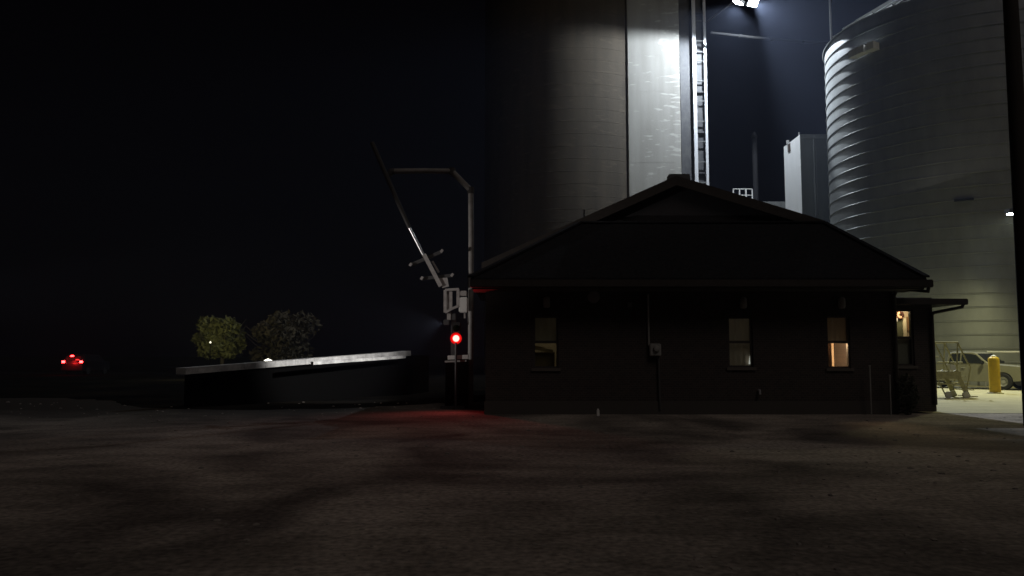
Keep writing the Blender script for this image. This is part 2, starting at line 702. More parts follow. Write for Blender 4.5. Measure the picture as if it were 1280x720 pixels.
# round bracket fixture high on the wall
p = P(742, 371, WY)
MB().lathe([(0, -.0), (.16, -.0), (.17, .03), (.14, .06), (0, .07)], (0, 0, 0), 20).build('round_vent', mat('vent enamel', (.20, .18, .19), .6), off, smooth=True)
vo = kids(off)[-1]
vo = [c for c in kids(off) if c.name.startswith('round_vent')][0]
vo.data.transform(Matrix.Translation(Vector(off.location)))
vo.data.transform(Matrix.Rotation(R(90), 4, 'X'))
vo.data.transform(Matrix.Translation(Vector((p.x, WY - .002, p.z)) - Vector(off.location)))
p = P(787, 381, WY)
MB().box((p.x - .06, WY - .06, p.z - .07), (p.x + .06, WY - .002, p.z + .07), .01).build('junction_box', M_greypaint, off)
# electric service: conduit mast, meter box
a = P(810, 368, WY - .06)
b_ = P(811, 432, WY - .06)
MB().tube([a, b_], .028, 8).build('service_conduit', M_galv2, off)
p = P(818, 437, WY)
o = MB().box((p.x - .15, WY - .18, p.z - .17), (p.x + .15, WY - .002, p.z + .16), .02).build('meter_box', M_galv2, off)
c = MB().lathe([(0, -.06), (.07, -.05), (.09, 0), (.09, .02)], (0, 0, 0), 16)
for v_ in c.bm.verts:
    v_.co = Vector((v_.co.x, v_.co.z, v_.co.y)) + Vector((p.x + .02, WY - .2, p.z + .02))
c.build('meter', M_galv2, o, smooth=True)
MB().tube([P(823, 446, WY - .06), P(825, 512, WY - .06)], .03, 8).build('service_conduit', M_darksteel, off)
# hose tap with small white bucket shape below the second window
p = P(948, 490, WY)
MB().tube([(p.x, WY - .002, p.z + .05), (p.x, WY - .12, p.z + .05), (p.x, WY - .14, p.z - .06)], .03, 8).build('hose_tap', mat('tap metal', (.6, .6, .62), .35, .6), off)

# interiors: three rooms behind the front windows
mb = MB()
mb.box((BX0 + .31, WY + 3.3, .0), (BX1 - .31, WY + 3.42, WH - .13))
for px in (780, 985):
    mb.box((wx(px), WY + .302, 0), (wx(px) + .1, WY + 3.29, WH - .13))
mb.build('inner_wall', M_inwall, off)
MB().box((BX0 + .31, WY + .302, .01), (BX1 - .31, WY + 3.29, .06)).build('floor', mat('room floor', (.15, .13, .1), .6), off)
for i, (x0, x1, z0, z1) in enumerate(holes):
    zm = (z0 + z1) / 2
    s = MB()
    y = WY + .24
    n = 24
    rows = []
    for k in range(n + 1):
        x = x0 - .03 + (x1 - x0 + .06) * k / n
        yy = y + .008 * math.sin(k * 1.3)
        rows.append((s.bm.verts.new((x, yy, zm - .03 if i != 1 else z0 - .05)), s.bm.verts.new((x, yy, z1 + .1))))
    for (a, b), (c, d) in zip(rows, rows[1:]):
        s.bm.faces.new((a, c, d, b))
    so = s.build('roller_shade', M_shades[i], wf[i])
# warm desk lamp glow in the right-hand room, dim ones elsewhere
lamp_light('office_lamp', 'POINT', (wx(1058), WY + 1.4, 1.9), 330, (1, .60, .34), off, size=.15)
lamp_light('hall_lamp', 'POINT', (wx(935), WY + 2.2, 2.6), 22, (1, .85, .66), off, size=.2)
lamp_light('store_lamp', 'POINT', (wx(700), WY + 1.9, 2.7), 6, (1, .84, .55), off, size=.2)
# contents seen through the lower panes
x0, x1, z0, z1 = holes[0]
bx = thing('cardboard_box', (x0 + .35, WY + .62, z0), 'open cardboard box with slanted flap behind the leftmost window', 'box')
MB().box((x0 - .02, WY + .42, z0 - .3), (x1 - .08, WY + .8, z0 + .42)).build('box_body', mat('cardboard', (.30, .22, .10), .9, var=(.24, .18, .08), scale=6), bx)
MB().bar((x0 - .0, WY + .40, z0 + .56), (x1 - .12, WY + .40, z0 + .43), .03, .10).build('flap', mat('pale cardboard', (.75, .6, .3), .9), bx)
tb = thing('table', (x0 + .3, WY + .6, 0), 'small table under the cardboard box behind the leftmost window', 'table')
MB().box((x0 - .15, WY + .36, z0 - .35), (x1 + .3, WY + .95, z0 - .302)).build('table_top', M_darkroom, tb)
for ax in (x0 - .1, x1 + .25):
    for ay in (WY + .4, WY + .9):
        MB().box((ax - .02, ay - .02, .06), (ax + .02, ay + .02, z0 - .351)).build('leg', M_darkroom, tb)
x0, x1, z0, z1 = holes[1]
dl = thing('sill_lamp', (P(938.3, 450, WY + .19).x, WY + .19, z0 + .001), 'tiny white lit lamp on the sill in the lower corner of the middle window', 'lamp')
MB().lathe([(0, 0), (.03, .005), (.03, .02), (.008, .03), (.008, .10), (0, .10)], dl.location, 12).build('lamp_base', M_galv2, dl)
MB().lathe([(.055, .08), (.05, .14), (.022, .30), (0, .31)], dl.location, 14).build('lamp_shade', mat('lamp shade lit', (.9, .9, .85), .8, emit=(1, .97, .9), estr=.5), dl, smooth=True)
x0, x1, z0, z1 = holes[2]
cb = thing('filing_cabinet', (x0 + .1, WY + .8, 0), 'brown filing cabinet edge left inside the brightly lit window', 'cabinet')
cx_ = P(1040, 445, WY + .5).x
MB().box((x0 - .5, WY + .5, .07), (cx_, WY + 1.0, 1.9), .01).build('cabinet_body', mat('cabinet', (.10, .06, .04), .6), cb)
for k in range(4):
    MB().box((x0 - .46, WY + .48, .12 + k * .44), (cx_ - .04, WY + .497, .52 + k * .44)).build('drawer', mat('cabinet', (.10, .06, .04)), cb)

# ------------------------------------------------------------------ side wing
wing = thing('side_wing', ((WX0 + WX1) / 2, TW, 0), 'lower brick wing at the right end of the office with a lit upper pane', 'building')
whole = [(P(1118, 388, TW).x, P(1141, 388, TW).x, zrow(457, TW), zrow(387, TW))]
mb = MB()
ZW = P(640, 372, TW).z
wall_with_holes(mb, WX0, WX1, 0, ZW, TW, .25, whole)
mb.box((WX1 - .25, TW + .25, 0), (WX1, TW + 5, ZW))
mb.box((WX0, TW + 4.75, 0), (WX1 - .251, TW + 5, ZW))
mb.build('wall', M_brick, wing)
# low hipped roof with deep overhang to the right
wz = P(640, 374, TW - .5).z
ex = P(1203, 374, TW - .5).x
mb = MB()
v = [Vector((WX0 - .4, TW - .5, wz)), Vector((ex, TW - .5, wz)), Vector((ex, TW + 5.6, wz)), Vector((WX0 - .4, TW + 5.6, wz))]
pk = [Vector((WX0 - .4, TW + 1.6, wz + .28)), Vector((ex - 1.8, TW + 1.6, wz + .24))]
top = [mb.bm.verts.new(p) for p in v + pk]
bot = [mb.bm.verts.new(p + Vector((0, 0, -.14))) for p in v]
for f in ((0, 1, 5, 4), (1, 2, 5), (2, 3, 4, 5), (3, 0, 4)):
    mb.bm.faces.new([top[i] for i in f])
mb.bm.faces.new(bot)
for i in range(4):
    mb.bm.faces.new((top[i], top[(i + 1) % 4], bot[(i + 1) % 4], bot[i]))
mb.build('roof', M_roof, wing)
mb = MB()
mb.box((WX0 - .4, TW - .62, wz - .16), (ex + .1, TW - .50, wz + .01), .02)
mb.build('gutter', M_trim, wing)
mb = MB()
mb.tube([(ex, TW - .55, wz - .1), (ex - .03, TW - .52, wz - .22), P(1167, 391, TW - .12), (WX1 - .06, TW - .08, P(1164, 394, TW).z), (WX1 - .06, TW - .08, .2)], .045, 8)
mb.build('downspout', M_trim, wing)
x0, x1, z0, z1 = whole[0]
w4 = window(x0, x1, z0, z1, TW, wing)
zm = (z0 + z1) / 2
MB().box((x0 - .05, TW + .19, z0 - .05), (x1 + .05, TW + .20, zm + .03)).build('lower_screen', mat('screen cloth', (.42, .38, .32), .9), w4)
DW = TW + .85
MB().box((WX0 + .01, DW, 0), (WX1 - .26, DW + .1, ZW - .15)).build('inner_wall', M_inwall, wing)
MB().box((WX0 + .01, TW + .26, ZW - .14), (WX1 - .26, TW + 4.7, ZW - .06)).build('ceiling', M_inwall, wing)
lamp_light('wing_lamp', 'POINT', (wx(1128, TW + .55), TW + .42, ZW - .32), 18, (1, .74, .46), wing, size=.1)


def WQ(px, py, dy=0):
    p = P(px, py, DW - dy)
    return p


MB().box((WX0 + .02, DW - .05, .1), (WQ(1127, 400).x, DW - .002, WQ(1130, 397).z)).build('inner_door', mat('grey green door', (.15, .16, .10), .6), wing)
MB().box((WQ(1127.3, 400).x, DW - .07, .1), (WQ(1131.5, 400).x, DW - .002, WQ(1130, 398).z)).build('door_jamb', mat('pale jamb', (.95, .85, .62), .6), wing)
MB().box((WQ(1133, 400).x, DW - .03, WQ(1130, 414).z), (WQ(1141, 400).x, DW - .002, WQ(1130, 396).z)).build('notice_board', mat('brown board', (.32, .19, .10), .8), wing)
wc = WQ(1125.5, 393, .14)
wr = thing('wall_wreath', wc, 'small round dark and pink wreath with white bow seen through the wing window', 'wreath')


def blobs(lst, rad, nm, m, sub=1):
    w_ = MB()
    for (px, py) in lst:
        c = WQ(px, py, .14)
        r_ = bmesh.ops.create_icosphere(w_.bm, subdivisions=sub, radius=rad)
        for v_ in r_['verts']:
            v_.co = v_.co * random.uniform(.8, 1.25) + c
    w_.build(nm, m, wr)


ring = [(1125.2 + 3.2 * math.cos(a), 393.5 + 3.4 * math.sin(a)) for a in [2 * math.pi * k / 26 for k in range(26)]]
blobs([p_ for i_, p_ in enumerate(ring) if i_ < 5 or i_ > 17], .042, 'foliage', mat('wreath', (.05, .015, .01), .9))
blobs([p_ for i_, p_ in enumerate(ring) if 5 <= i_ <= 17], .042, 'blossom', mat('wreath pink', (.8, .45, .3), .9))
blobs([(1119.3, 398.5), (1119.6, 401), (1120.3, 399.5)], .045, 'bow', mat('white ribbon', (.9, .9, .9), .7), 2)

# shrub / dark things by the wing
def leaf_cloud(mb, c, rad, n, size, squash=1.0, cond=None):
    c = Vector(c)
    for _ in range(n):
        while True:
            d = Vector((random.uniform(-1, 1), random.uniform(-1, 1), random.uniform(-1, 1)))
            if .25 < d.length < 1: break
        p = c + Vector((d.x * rad[0], d.y * rad[1], d.z * rad[2]))
        if p.z < .02: continue
        a = Vector((random.gauss(0, 1), random.gauss(0, 1), random.gauss(0, 1))).normalized()
        b = a.orthogonal().normalized()
        b.rotate(Matrix.Rotation(random.uniform(0, 6.28), 3, a))
        cc = a.cross(b)
        s_ = size * random.uniform(.6, 1.3)
        vs_ = [mb.bm.verts.new(p + b * s_), mb.bm.verts.new(p + cc * s_ * .45), mb.bm.verts.new(p - b * s_), mb.bm.verts.new(p - cc * s_ * .45)]
        mb.bm.faces.new(vs_)


M_leafD = mat('dark evergreen leaves', (.020, .026, .014), .7, var=(.035, .042, .02), scale=3)
bs = thing('trimmed_bush', (P(1134, 500, 21.6).x, 21.3, 0), 'dark trimmed bush standing at the corner under the lit upper pane', 'bush')
c = P(1133, 490, 21.3)
mb = MB()
leaf_cloud(mb, (c.x, 21.3, .55), (.30, .3, .55), 900, .05)
mb.build('foliage', M_leafD, bs)
MB().tube([(c.x, 21.3, 0), (c.x + .02, 21.3, .6)], [.04, .02], 7).build('stem', M_trim, bs)
for i, (px, top_, botm) in enumerate(((1087, 458, 514), (1112, 470, 513))):
    a = P(px, top_, 21.2)
    o = thing('marker_post', (a.x, 21.2, 0), ['taller thin dark post by the wall right of the bright window', 'shorter thin dark post beside the trimmed bush'][i], 'post', 'thin posts along the office wall')
    MB().tube([(a.x, 21.2, 0), (a.x, 21.2, a.z)], .02, 8).build('post', M_galv2, o)
    MB().lathe([(.03, 0), (.03, .03), (0, .04)], (a.x, 21.2, a.z), 8).build('cap', M_galv2, o)
# small pale stake at the edge of the lot
p = P(748, 514, 20.8)
o = thing('pale_stake', (p.x, 20.9, 0), 'tiny pale stake in the gravel before the office wall', 'stake')
MB().box((p.x - .035, 20.87, 0), (p.x + .035, 20.92, .16), .008).build('post', mat('pale paint', (.8, .8, .78), .5), o)
MB().lathe([(.03, .16), (.02, .19), (0, .2)], (p.x, 20.895, 0), 8).build('cap', mat('pale paint'), o)

# ------------------------------------------------------------------ grain elevator
# concrete tower
TY = 62.6
x0, x1 = wx(788, TY), wx(855.5, TY)
tw = thing('concrete_tower', ((x0 + x1) / 2, TY, 0), 'tall pale concrete elevator tower brightly lit beside the big grey silo', 'tower')
mb = MB()
mb.box((x0, TY, 0), (x1, TY + 1.3, 33), .06)
for k in range(11):
    z = 2.4 + k * 2.9 + random.uniform(-.2, .2)
    xa = x0 + random.uniform(.0, 1.2)
    mb.box((xa, TY - .008, z), (x1 - random.uniform(0, 1.3), TY - .001, z + .03))
mb.build('tower_wall', M_conc, tw)
# big silo left of it
sc_ = Vector((5.2, 69.25, 0))
sl = thing('concrete_silo', sc_, 'broad dim grey brown concrete silo left of the bright tower', 'silo')
prof = [(7.60, 0)]
for k in range(1, 34):
    prof += [(7.60, k - .01), (7.61, k), (7.61, k + .02), (7.60, k + .03)]
prof += [(7.60, 33.9), (0, 34)]
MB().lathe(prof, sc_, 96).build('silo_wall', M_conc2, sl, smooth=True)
# leg casing with ladder
LY = 62.8
leg = thing('elevator_leg', (wx(880, LY), LY, 0), 'slim steel bucket elevator leg with bright white edge rails', 'elevator leg')
mb = MB()
mb.box((wx(857, LY), LY + .35, 0), (wx(890, LY), LY + 1.2, 31), .02)
mb.build('casing', M_darksteel, leg)
for a, w in ((872, 4.4), (886.5, 3.2)):
    MB().box((wx(a, LY), LY - .1, 0), (wx(a + w, LY), LY + .1, 31)).build('edge_rail', M_rail, leg)
for k in range(17):
    z = 2.0 + k * 1.66
    MB().box((wx(876.6, LY), LY - .04, z), (wx(886.3, LY), LY + .04, z + .09)).build('rung', M_greypaint, leg)
for k in range(9):
    z = 2.8 + k * 3.32
    MB().box((wx(872, LY), LY + .1, z), (wx(889, LY), LY + .349, z + .1)).build('bracket', M_darksteel, leg)

# floodlight with two heads on an arm from the leg
LP = P(932, 3, 57.2)
fl = thing('floodlight', LP, 'glaring twin headed white floodlight high beside the elevator leg at the top', 'floodlight', 'yard floodlights')


def head(c, target, power, ang, blend):
    d = (Vector(target) - c).normalized()
    q = Matrix.Translation(c) @ d.to_track_quat('-Z', 'Y').to_matrix().to_4x4()
    a_ = MB()
    a_.box((-.42, -.34, .0), (.42, .34, .26), .05)
    for v_ in a_.bm.verts: v_.co = q @ v_.co
    h_ = a_.build('lamp_head', M_darksteel, fl)
    a_ = MB()
    a_.box((-.37, -.29, -.05), (.37, .29, -.002), .01)
    for v_ in a_.bm.verts: v_.co = q @ v_.co
    a_.build('lens', M_lensW, h_)
    return lamp_light('flood_beam', 'SPOT', c + d * .3, power, (.80, .89, 1.0), fl, target=target, size=.2, angle=ang, blend=blend)


H1 = LP + Vector((-.55, 0, .0))
H2 = LP + Vector((.55, 0, .0))
head(H1, H1 + Vector((-4.6, 3.6, -13)), 9800, 142, .25)
head(H2, H2 + Vector((3.7, -12, -10.2)), 42000, 50, .35)
b = MB()
b.tube([H2 + Vector((0, .1, .32)), H1 + Vector((0, .1, .32)), Vector((wx(888, LY), LY + .6, LP.z + .9))], .06, 8)
b.build('arm', M_darksteel, fl)

# low pipe from the leg to the big bin
o = thing('spout_pipe', P(890, 42, 55), 'thin pale pipe crossing the dark gap from leg to steel bin', 'pipe')
a, b = P(889, 41, 61), P(1045, 54.5, 56)
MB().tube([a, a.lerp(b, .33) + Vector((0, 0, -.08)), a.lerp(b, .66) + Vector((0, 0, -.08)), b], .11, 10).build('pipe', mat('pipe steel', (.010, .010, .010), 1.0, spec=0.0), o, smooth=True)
for t in (.25, .5, .75):
    c = a.lerp(b, t)
    MB().tube([c + Vector((-.12, 0, -.07)), c + Vector((.12, 0, -.08))], .15, 10).build('flange', mat('pipe steel'), o)

# ------------------------------------------------------------------ big corrugated bin
BC = Vector((28.31, 48.98, 0))
BR = 8.0
BH = P(1043, 97, 56).z
big = thing('steel_grain_bin', BC, 'huge ribbed steel grain bin filling the right side of the scene', 'grain bin', 'steel bins')
prof = [(BR, 0)]
sp = .72
k = 0
z = .5
while z < BH - .15:
    prof += [(BR, z - .035), (BR + .045, z - .03), (BR + .05, z + .02), (BR, z + .05)]
    z += sp
prof += [(BR, BH)]
prof = [p for p in prof if p[1] >= 0]
MB().lathe(prof, BC, 320).build('bin_wall', M_galv, big, smooth=False)
rf = MB().lathe([(BR + .12, BH - .05), (BR + .14, BH), (BR - .3, BH + .22), (1.2, BH + 4.3), (1.2, BH + 4.9), (0, BH + 5.1)], BC, 96).build('bin_roof', M_galv, big)
mb = MB()
for k in range(40):
    a = k / 40 * 2 * math.pi
    d = Vector((math.cos(a), math.sin(a), 0))
    mb.bar(BC + d * (BR + .05) + Vector((0, 0, BH + .1)), BC + d * 1.3 + Vector((0, 0, BH + 4.32)), .07, .12)
mb.build('roof_rib', M_galv, rf)


def bin_at(px, z, r=BR):
    d = Vector(((px - 640) / 1000, 1)).normalized()
    c = Vector((BC.x, BC.y))
    bb = d.dot(c)
    disc = bb * bb - (c.dot(c) - r * r)
    t = bb - math.sqrt(max(disc, 0))
    p = d * t
    return Vector((p.x, p.y, z))


# eave platform in two lengths
for (pa, pb) in ((1082, 1101), (1103, 1113)):
    mb = MB()
    A0, B0 = bin_at(pa, 0, BR + .1), bin_at(pb, 0, BR + .1)
    za = P(640, 66 - (pa - 1082) * .42, A0.y).z
    n = 5
    for k in range(n):
        p0 = bin_at(pa + (pb - pa) * k / n, za, BR + .12)
        p1 = bin_at(pa + (pb - pa) * (k + 1) / n, za, BR + .12)
        n0 = (Vector((p0.x, p0.y, 0)) - BC).normalized()
        mb.prism([p0, p1, p1 + n0 * .55, p0 + n0 * .55], (0, 0, -.42))
    mb.build('eave_platform', M_whitesteel, big)
# seam plates low on the wall where light picks out the joints
for (px0, px1, py) in ((1200, 1225, 249), ):
    A0 = bin_at(px0 + 10, 0)
    z = P(640, py, A0.y).z
    mb = MB()
    for k in range(4):
        p0 = bin_at(px0 + (px1 - px0) * k / 4, z, BR + .08)
        p1 = bin_at(px0 + (px1 - px0) * (k + 1) / 4, z, BR + .08)
        n0 = (Vector((p0.x, p0.y, 0)) - BC).normalized()
        mb.prism([p0, p1, p1 + n0 * .1, p0 + n0 * .1], (0, 0, -.12))
    mb.build('dark_bracket', M_black, big)
# white knobs added for the two bright dots above the eave
for i, (px, py, s_) in enumerate(((1083, 40, .24), (1064, 54, .20))):
    c = bin_at(px, 0, BR - .4)
    c.z = P(px, py, c.y).z
    vv = MB().lathe([(s_ * .5, -1.1), (s_ * .5, -.1), (s_ * 1.3, -.08), (s_ * 1.4, .1), (0, .25)], c, 14)
    vv.build('roof_dot', M_whitesteel, big, smooth=True)
# vertical pipe at the left edge of bin
a = P(1042.5, 90, 56.3)
pv = thing('standpipe', (a.x, a.y, 0), 'slender vertical pipe rising past the left edge of the steel bin', 'pipe')
MB().tube([(a.x - .1, a.y, 0), (a.x - .12, a.y, 29)], .08, 8).build('pipe', M_galv2, pv, smooth=True)
for z in (6, 12, 17):
    MB().box((a.x - .1, a.y - .04, z), (a.x + .5, a.y + .04, z + .06)).build('clamp', M_galv2, pv)

# boxy hopper bin with lit side
hx = (1007 - 640) / 1000 * 57.5
hb = thing('square_hopper_bin', (hx + 2, 59, 0), 'boxy steel hopper bin with bright white side and dim grey front', 'bin')
HT = P(1007, 168, 57.5).z
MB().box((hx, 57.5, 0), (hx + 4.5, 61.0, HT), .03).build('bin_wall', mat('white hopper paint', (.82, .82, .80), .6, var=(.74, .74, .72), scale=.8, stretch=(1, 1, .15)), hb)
MB().box((hx + .01, 57.46, 0), (hx + 4.5, 57.499, HT)).build('shaded_front', mat('shaded hopper front', (.13, .138, .132), .7, var=(.09, .096, .092), scale=.8, stretch=(1, 1, .15)), hb)  # darker colour paints in the shade on the front face
mb = MB()
for k in (.95, 1.06, 2.2, 3.3):
    mb.box((hx + k, 57.40, 0.0), (hx + k + .07, 57.459, HT - .1))
mb.box((hx + .02, 57.38, HT - .35), (hx + 4.5, 57.399, HT - .2))
mb.build('stiffener', M_greypaint, hb)
MB().tube([(hx + .05, 57.8, HT), (hx + .05, 57.8, HT + .25)], .05, 6).build('roof_stub', M_galv2, hb)
MB().tube([(hx + .05, 60.2, HT), (hx + .05, 60.2, HT + .3)], .12, 8).build('roof_stub', M_galv2, hb)
pz = P(993, 185, 59.8).z
MB().box((hx - .06, 59.5, pz - .3), (hx - .002, 59.95, pz + .3)).build('inspection_hatch', mat('hatch brown', (.06, .04, .03), .7), hb)

# low receiving shed with rooftop rail, in the gap
sy = 67
sx0, sx1 = wx(890, sy), wx(1000, sy)
sz = P(640, 252, sy).z
sd = thing('steel_shed', ((sx0 + sx1) / 2, sy, 0), 'dim flat topped steel shed in the gap behind the roof ridge', 'shed')
mb = MB()
mb.box((sx0, sy, 0), (sx1, sy + 5, sz))
mb.build('shed_wall', M_greypaint, sd)
mb = MB()
for k in range(22):
    x = sx0 + (sx1 - sx0) * k / 22
    mb.box((x, sy - .05, 0), (x + .08, sy - .001, sz))
mb.build('wall_rib', M_greypaint, sd)
cg = thing('guard_rail', (wx(932, sy), sy, sz), 'small pale guard rail cage on the flat shed top', 'railing')
X0, X1 = wx(921, sy), wx(945, sy)
RZ = P(640, 236, sy).z
for k in range(4):
    x = X0 + (X1 - X0) * k / 3
    MB().box((x - .05, sy + .1, sz), (x + .05, sy + .2, RZ)).build('upright', M_whitesteel, cg)
for zz in (RZ - .02, (RZ + sz) / 2):
    MB().box((X0, sy + .11, zz), (X1, sy + .19, zz + .07)).build('rail', M_whitesteel, cg)
MB().box((X0 + .3, sy + .5, sz), (X1 - .5, sy + 1.1, sz + .55), .03).build('toe_box', M_whitesteel, cg)

# far leg tower just visible in the gap
ft_ = thing('distant_vent_stack', (wx(949, 70), 70, 0), 'faint grey stack barely visible in the dark gap', 'stack')
MB().tube([(wx(949, 70), 70, 0), (wx(949, 70), 70, P(949, 172, 70).z)], .22, 14).build('stack', mat('stack paint', (.014, .014, .016), .9), ft_)
MB().tube([(wx(949, 70), 70, P(949, 172, 70).z), (wx(949, 70), 70, P(949, 165, 70).z)], [.3, .1], 14).build('cap', mat('stack paint'), ft_)

# ------------------------------------------------------------------ right yard
# utility pole near the frame edge
pp = wx(1285, 18)
ob = thing('utility_pole', (pp, 18, 0), 'dark wooden utility pole standing at the right frame edge', 'pole')
MB().tube([(pp, 18, 0), (pp, 18, 3), (pp, 18, 11.8)], [.20, .19, .15], 16).build('pole', mat('creosote wood', (.022, .018, .015), .9, var=(.035, .03, .025), scale=8, stretch=(1, 1, .1)), ob, smooth=True)
MB().box((pp - .9, 17.74, 11.2), (pp + .9, 17.84, 11.32)).build('crossarm', M_trim, ob)
for sx in (-.8, 0, .8):
    MB().lathe([(.02, 0), (.05, .04), (.03, .08), (.05, .12), (0, .15)], (pp + sx, 17.79, 11.32), 10).build('insulator', M_greypaint, ob)

# yard lamp just right of the frame
L2 = P(1267, 268, 33.5)
yl = thing('yard_light', (L2.x, L2.y + .2, 0), 'yard floodlight on a steel post by the bin at far right', 'floodlight', 'yard floodlights')
MB().tube([(L2.x + .5, L2.y + .1, 0), (L2.x + .5, L2.y + .1, L2.z + .2)], .09, 12).build('post', M_greypaint, yl)
MB().box((L2.x - .28, L2.y - .2, L2.z + .04), (L2.x + .28, L2.y + .2, L2.z + .22), .03).build('housing', M_darksteel, yl)
MB().box((L2.x - .2, L2.y - .15, L2.z + .01), (L2.x + .2, L2.y + .15, L2.z + .038)).build('lens', M_lensW, yl)
MB().tube([(L2.x + .5, L2.y + .1, L2.z + .12), (L2.x + .2, L2.y, L2.z + .12)], .04, 8).build('arm', M_greypaint, yl)
YARD = lamp_light('yard_beam', 'SPOT', L2 + Vector((0, 0, -.1)), 1800, (1.0, .96, .50), yl, target=L2 + Vector((-2.0, .9, -6)), size=.15, angle=162, blend=.5)

# bollard
bq = P(1244, 489, 33.3)
bo = thing('bollard', (bq.x, 33.3, 0), 'yellow steel bollard in front of the pale pickup', 'bollard')
MB().lathe([(.21, 0), (.21, 1.40), (.19, 1.47), (.12, 1.52), (0, 1.54)], (bq.x, 33.3, 0), 24).build('post', M_yellow, bo, smooth=True)
MB().lathe([(.11, 1.525), (.10, 1.56), (0, 1.60)], (bq.x, 33.3, 0), 16).build('cap', M_whitesteel, bo, smooth=True)
MB().lathe([(.30, 0), (.30, .03), (.22, .05)], (bq.x, 33.3, .008), 24).build('collar', M_pad, bo)


# pickup truck ------------------------------------------------
def pickup(name, label, loc, yaw, paint):
    """nose towards +x, centre line y=0"""
    t = thing(name, (0, 0, 0), label, 'pickup truck')
    W = .92

    def shell(prof, w0, w1, nm, m, par=t, bev=.03):
        """side outline (x,z) with half width w0 at low z and w1 at high z"""
        mb = MB()
        zs = [p[1] for p in prof]
        lo, hi = min(zs), max(zs)
        A, B = [], []
        for x, z in prof:
            w = w0 + (w1 - w0) * (z - lo) / max(hi - lo, 1e-6)
            A.append(mb.bm.verts.new((x, -w, z)))
            B.append(mb.bm.verts.new((x, w, z)))
        mb.bm.faces.new(A)
        mb.bm.faces.new(B[::-1])
        n = len(prof)
        for i in range(n):
            mb.bm.faces.new((A[i], B[i], B[(i + 1) % n], A[(i + 1) % n]))
        return mb.build(nm, m, par, bevel=bev)

    def arch(cx, r, n=9):
        return [(cx + r * math.cos(a), .38 + r * math.sin(a)) for a in [math.pi - math.pi * k / (n - 1) for k in range(n)]]
    # body side outline: rear -2.7 .. nose 2.7, wheel arches at -1.75 and 1.8
    low = [(-2.7, .55), (-2.66, .42), (-2.2, .42)] + arch(-1.75, .43) + [(-1.25, .36), (1.3, .36)] + arch(1.8, .43) + [(2.3, .40), (2.62, .42), (2.7, .62)]
    up_ = [(2.68, .95), (2.5, 1.06), (1.25, 1.16), (-.75, 1.13), (-.76, 1.1), (-2.7, 1.1)]
    body = shell(low + up_, W, W - .05, 'body', paint)
    cab = [(1.22, 1.15), (.62, 1.66), (.40, 1.74), (-.45, 1.74), (-.66, 1.66), (-.76, 1.12)]
    shell(cab, W - .07, W - .2, 'cab', paint, bev=.04)
    gm = mat('car glass', (.02, .022, .022), .06, spec=.8)
    for s_ in (-1, 1):
        # side windows
        mb = MB()
        y0, y1 = s_ * (W - .07 + .006), s_ * (W - .195 + .006)
        q_ = [(1.02, y0, 1.2), (.58, y1, 1.62), (-.02, y1, 1.66), (-.02, y0, 1.2)]
        mb.prism(q_, (0, s_ * .012, 0))
        mb.build('side_window', gm, t)
        mb = MB()
        q_ = [(-.10, y0, 1.2), (-.10, y1, 1.66), (-.50, y1, 1.64), (-.62, y0, 1.2)]
        mb.prism(q_, (0, s_ * .012, 0))
        mb.build('side_window', gm, t)
        MB().box((.9, s_ * W, 1.16), (1.05, s_ * (W + .17), 1.32), .03).build('mirror', M_black, t)
        MB().box((2.60, s_ * .62, .80), (2.715, s_ * .86, .97), .02).build('headlight', mat('headlight glass', (.85, .88, .88), .1, spec=.9), t)
        MB().box((-2.715, s_ * .74, .72), (-2.66, s_ * .87, 1.0), .02).build('tail_light', mat('dark red lens', (.25, .01, .01), .3), t)
        MB().box((.0, s_ * (W - .02), .98), (.16, s_ * (W + .015), 1.02)).build('door_handle', M_galv2, t)
        for cx in (-1.75, 1.8):
            w = thing('wheel', (cx, s_ * .82, .38), None, None)
            w.parent = t
            mb = MB()
            mb.lathe([(.22, -.11), (.34, -.12), (.38, -.08), (.38, .08), (.34, .12), (.22, .11)], (0, 0, 0), 28)
            for v_ in mb.bm.verts: v_.co = Vector((v_.co.x, v_.co.z, v_.co.y))
            to = mb.build('tyre', M_black, None, smooth=True)
            to.parent = w
            mb = MB()
            mb.lathe([(0, .05), (.08, .06), (.12, .03), (.2, .04), (.225, .1), (.225, -.1), (0, -.1)], (0, 0, 0), 20)
            for v_ in mb.bm.verts: v_.co = Vector((v_.co.x, v_.co.z * s_, v_.co.y))
            to = mb.build('rim', M_galv2, None, smooth=True)
            to.parent = w
    mb = MB()
    mb.prism([(1.17, -W + .16, 1.20), (1.17, W - .16, 1.20), (.66, W - .24, 1.64), (.66, -W + .24, 1.64)], (.02, 0, .014))
    mb.build('windscreen', gm, t)
    MB().box((2.66, -.6, .62), (2.72, .6, .96), .02).build('grille', M_black, t)
    MB().box((2.62, -.88, .42), (2.80, .88, .58), .03).build('bumper', M_galv2, t)
    MB().box((-2.82, -.86, .42), (-2.68, .86, .56), .03).build('bumper', M_galv2, t)
    # open bed cavity lining
    MB().box((-2.6, -.75, 1.095), (-.85, .75, 1.108)).build('bed_liner', M_black, t)
    for s_ in (-1, 1):
        MB().box((-2.68, s_ * .78, 1.10), (-.8, s_ * .86, 1.16), .01).build('bed_rail', paint, t)
    t.location = loc
    t.rotation_euler = (0, 0, yaw)
    t.scale = (1, 1, 1)
    return t


M_paint = mat('pale silver car paint', (.24, .23, .17), .4, .3, spec=.6)
tr = P(1226, 487, 37.0)
pickup('pickup_truck', 'pale silver pickup parked on the lit concrete behind the bollard', (tr.x + .45, 38.5, .012), R(-55), M_paint)

# pipe rail running past the bin
rl = thing('pipe_rail', (wx(1258, 40.5), 34.6, 0), 'horizontal pale pipe rail on posts running behind the pickup bonnet', 'railing')
yy = 39.6
zt = P(640, 440, yy).z
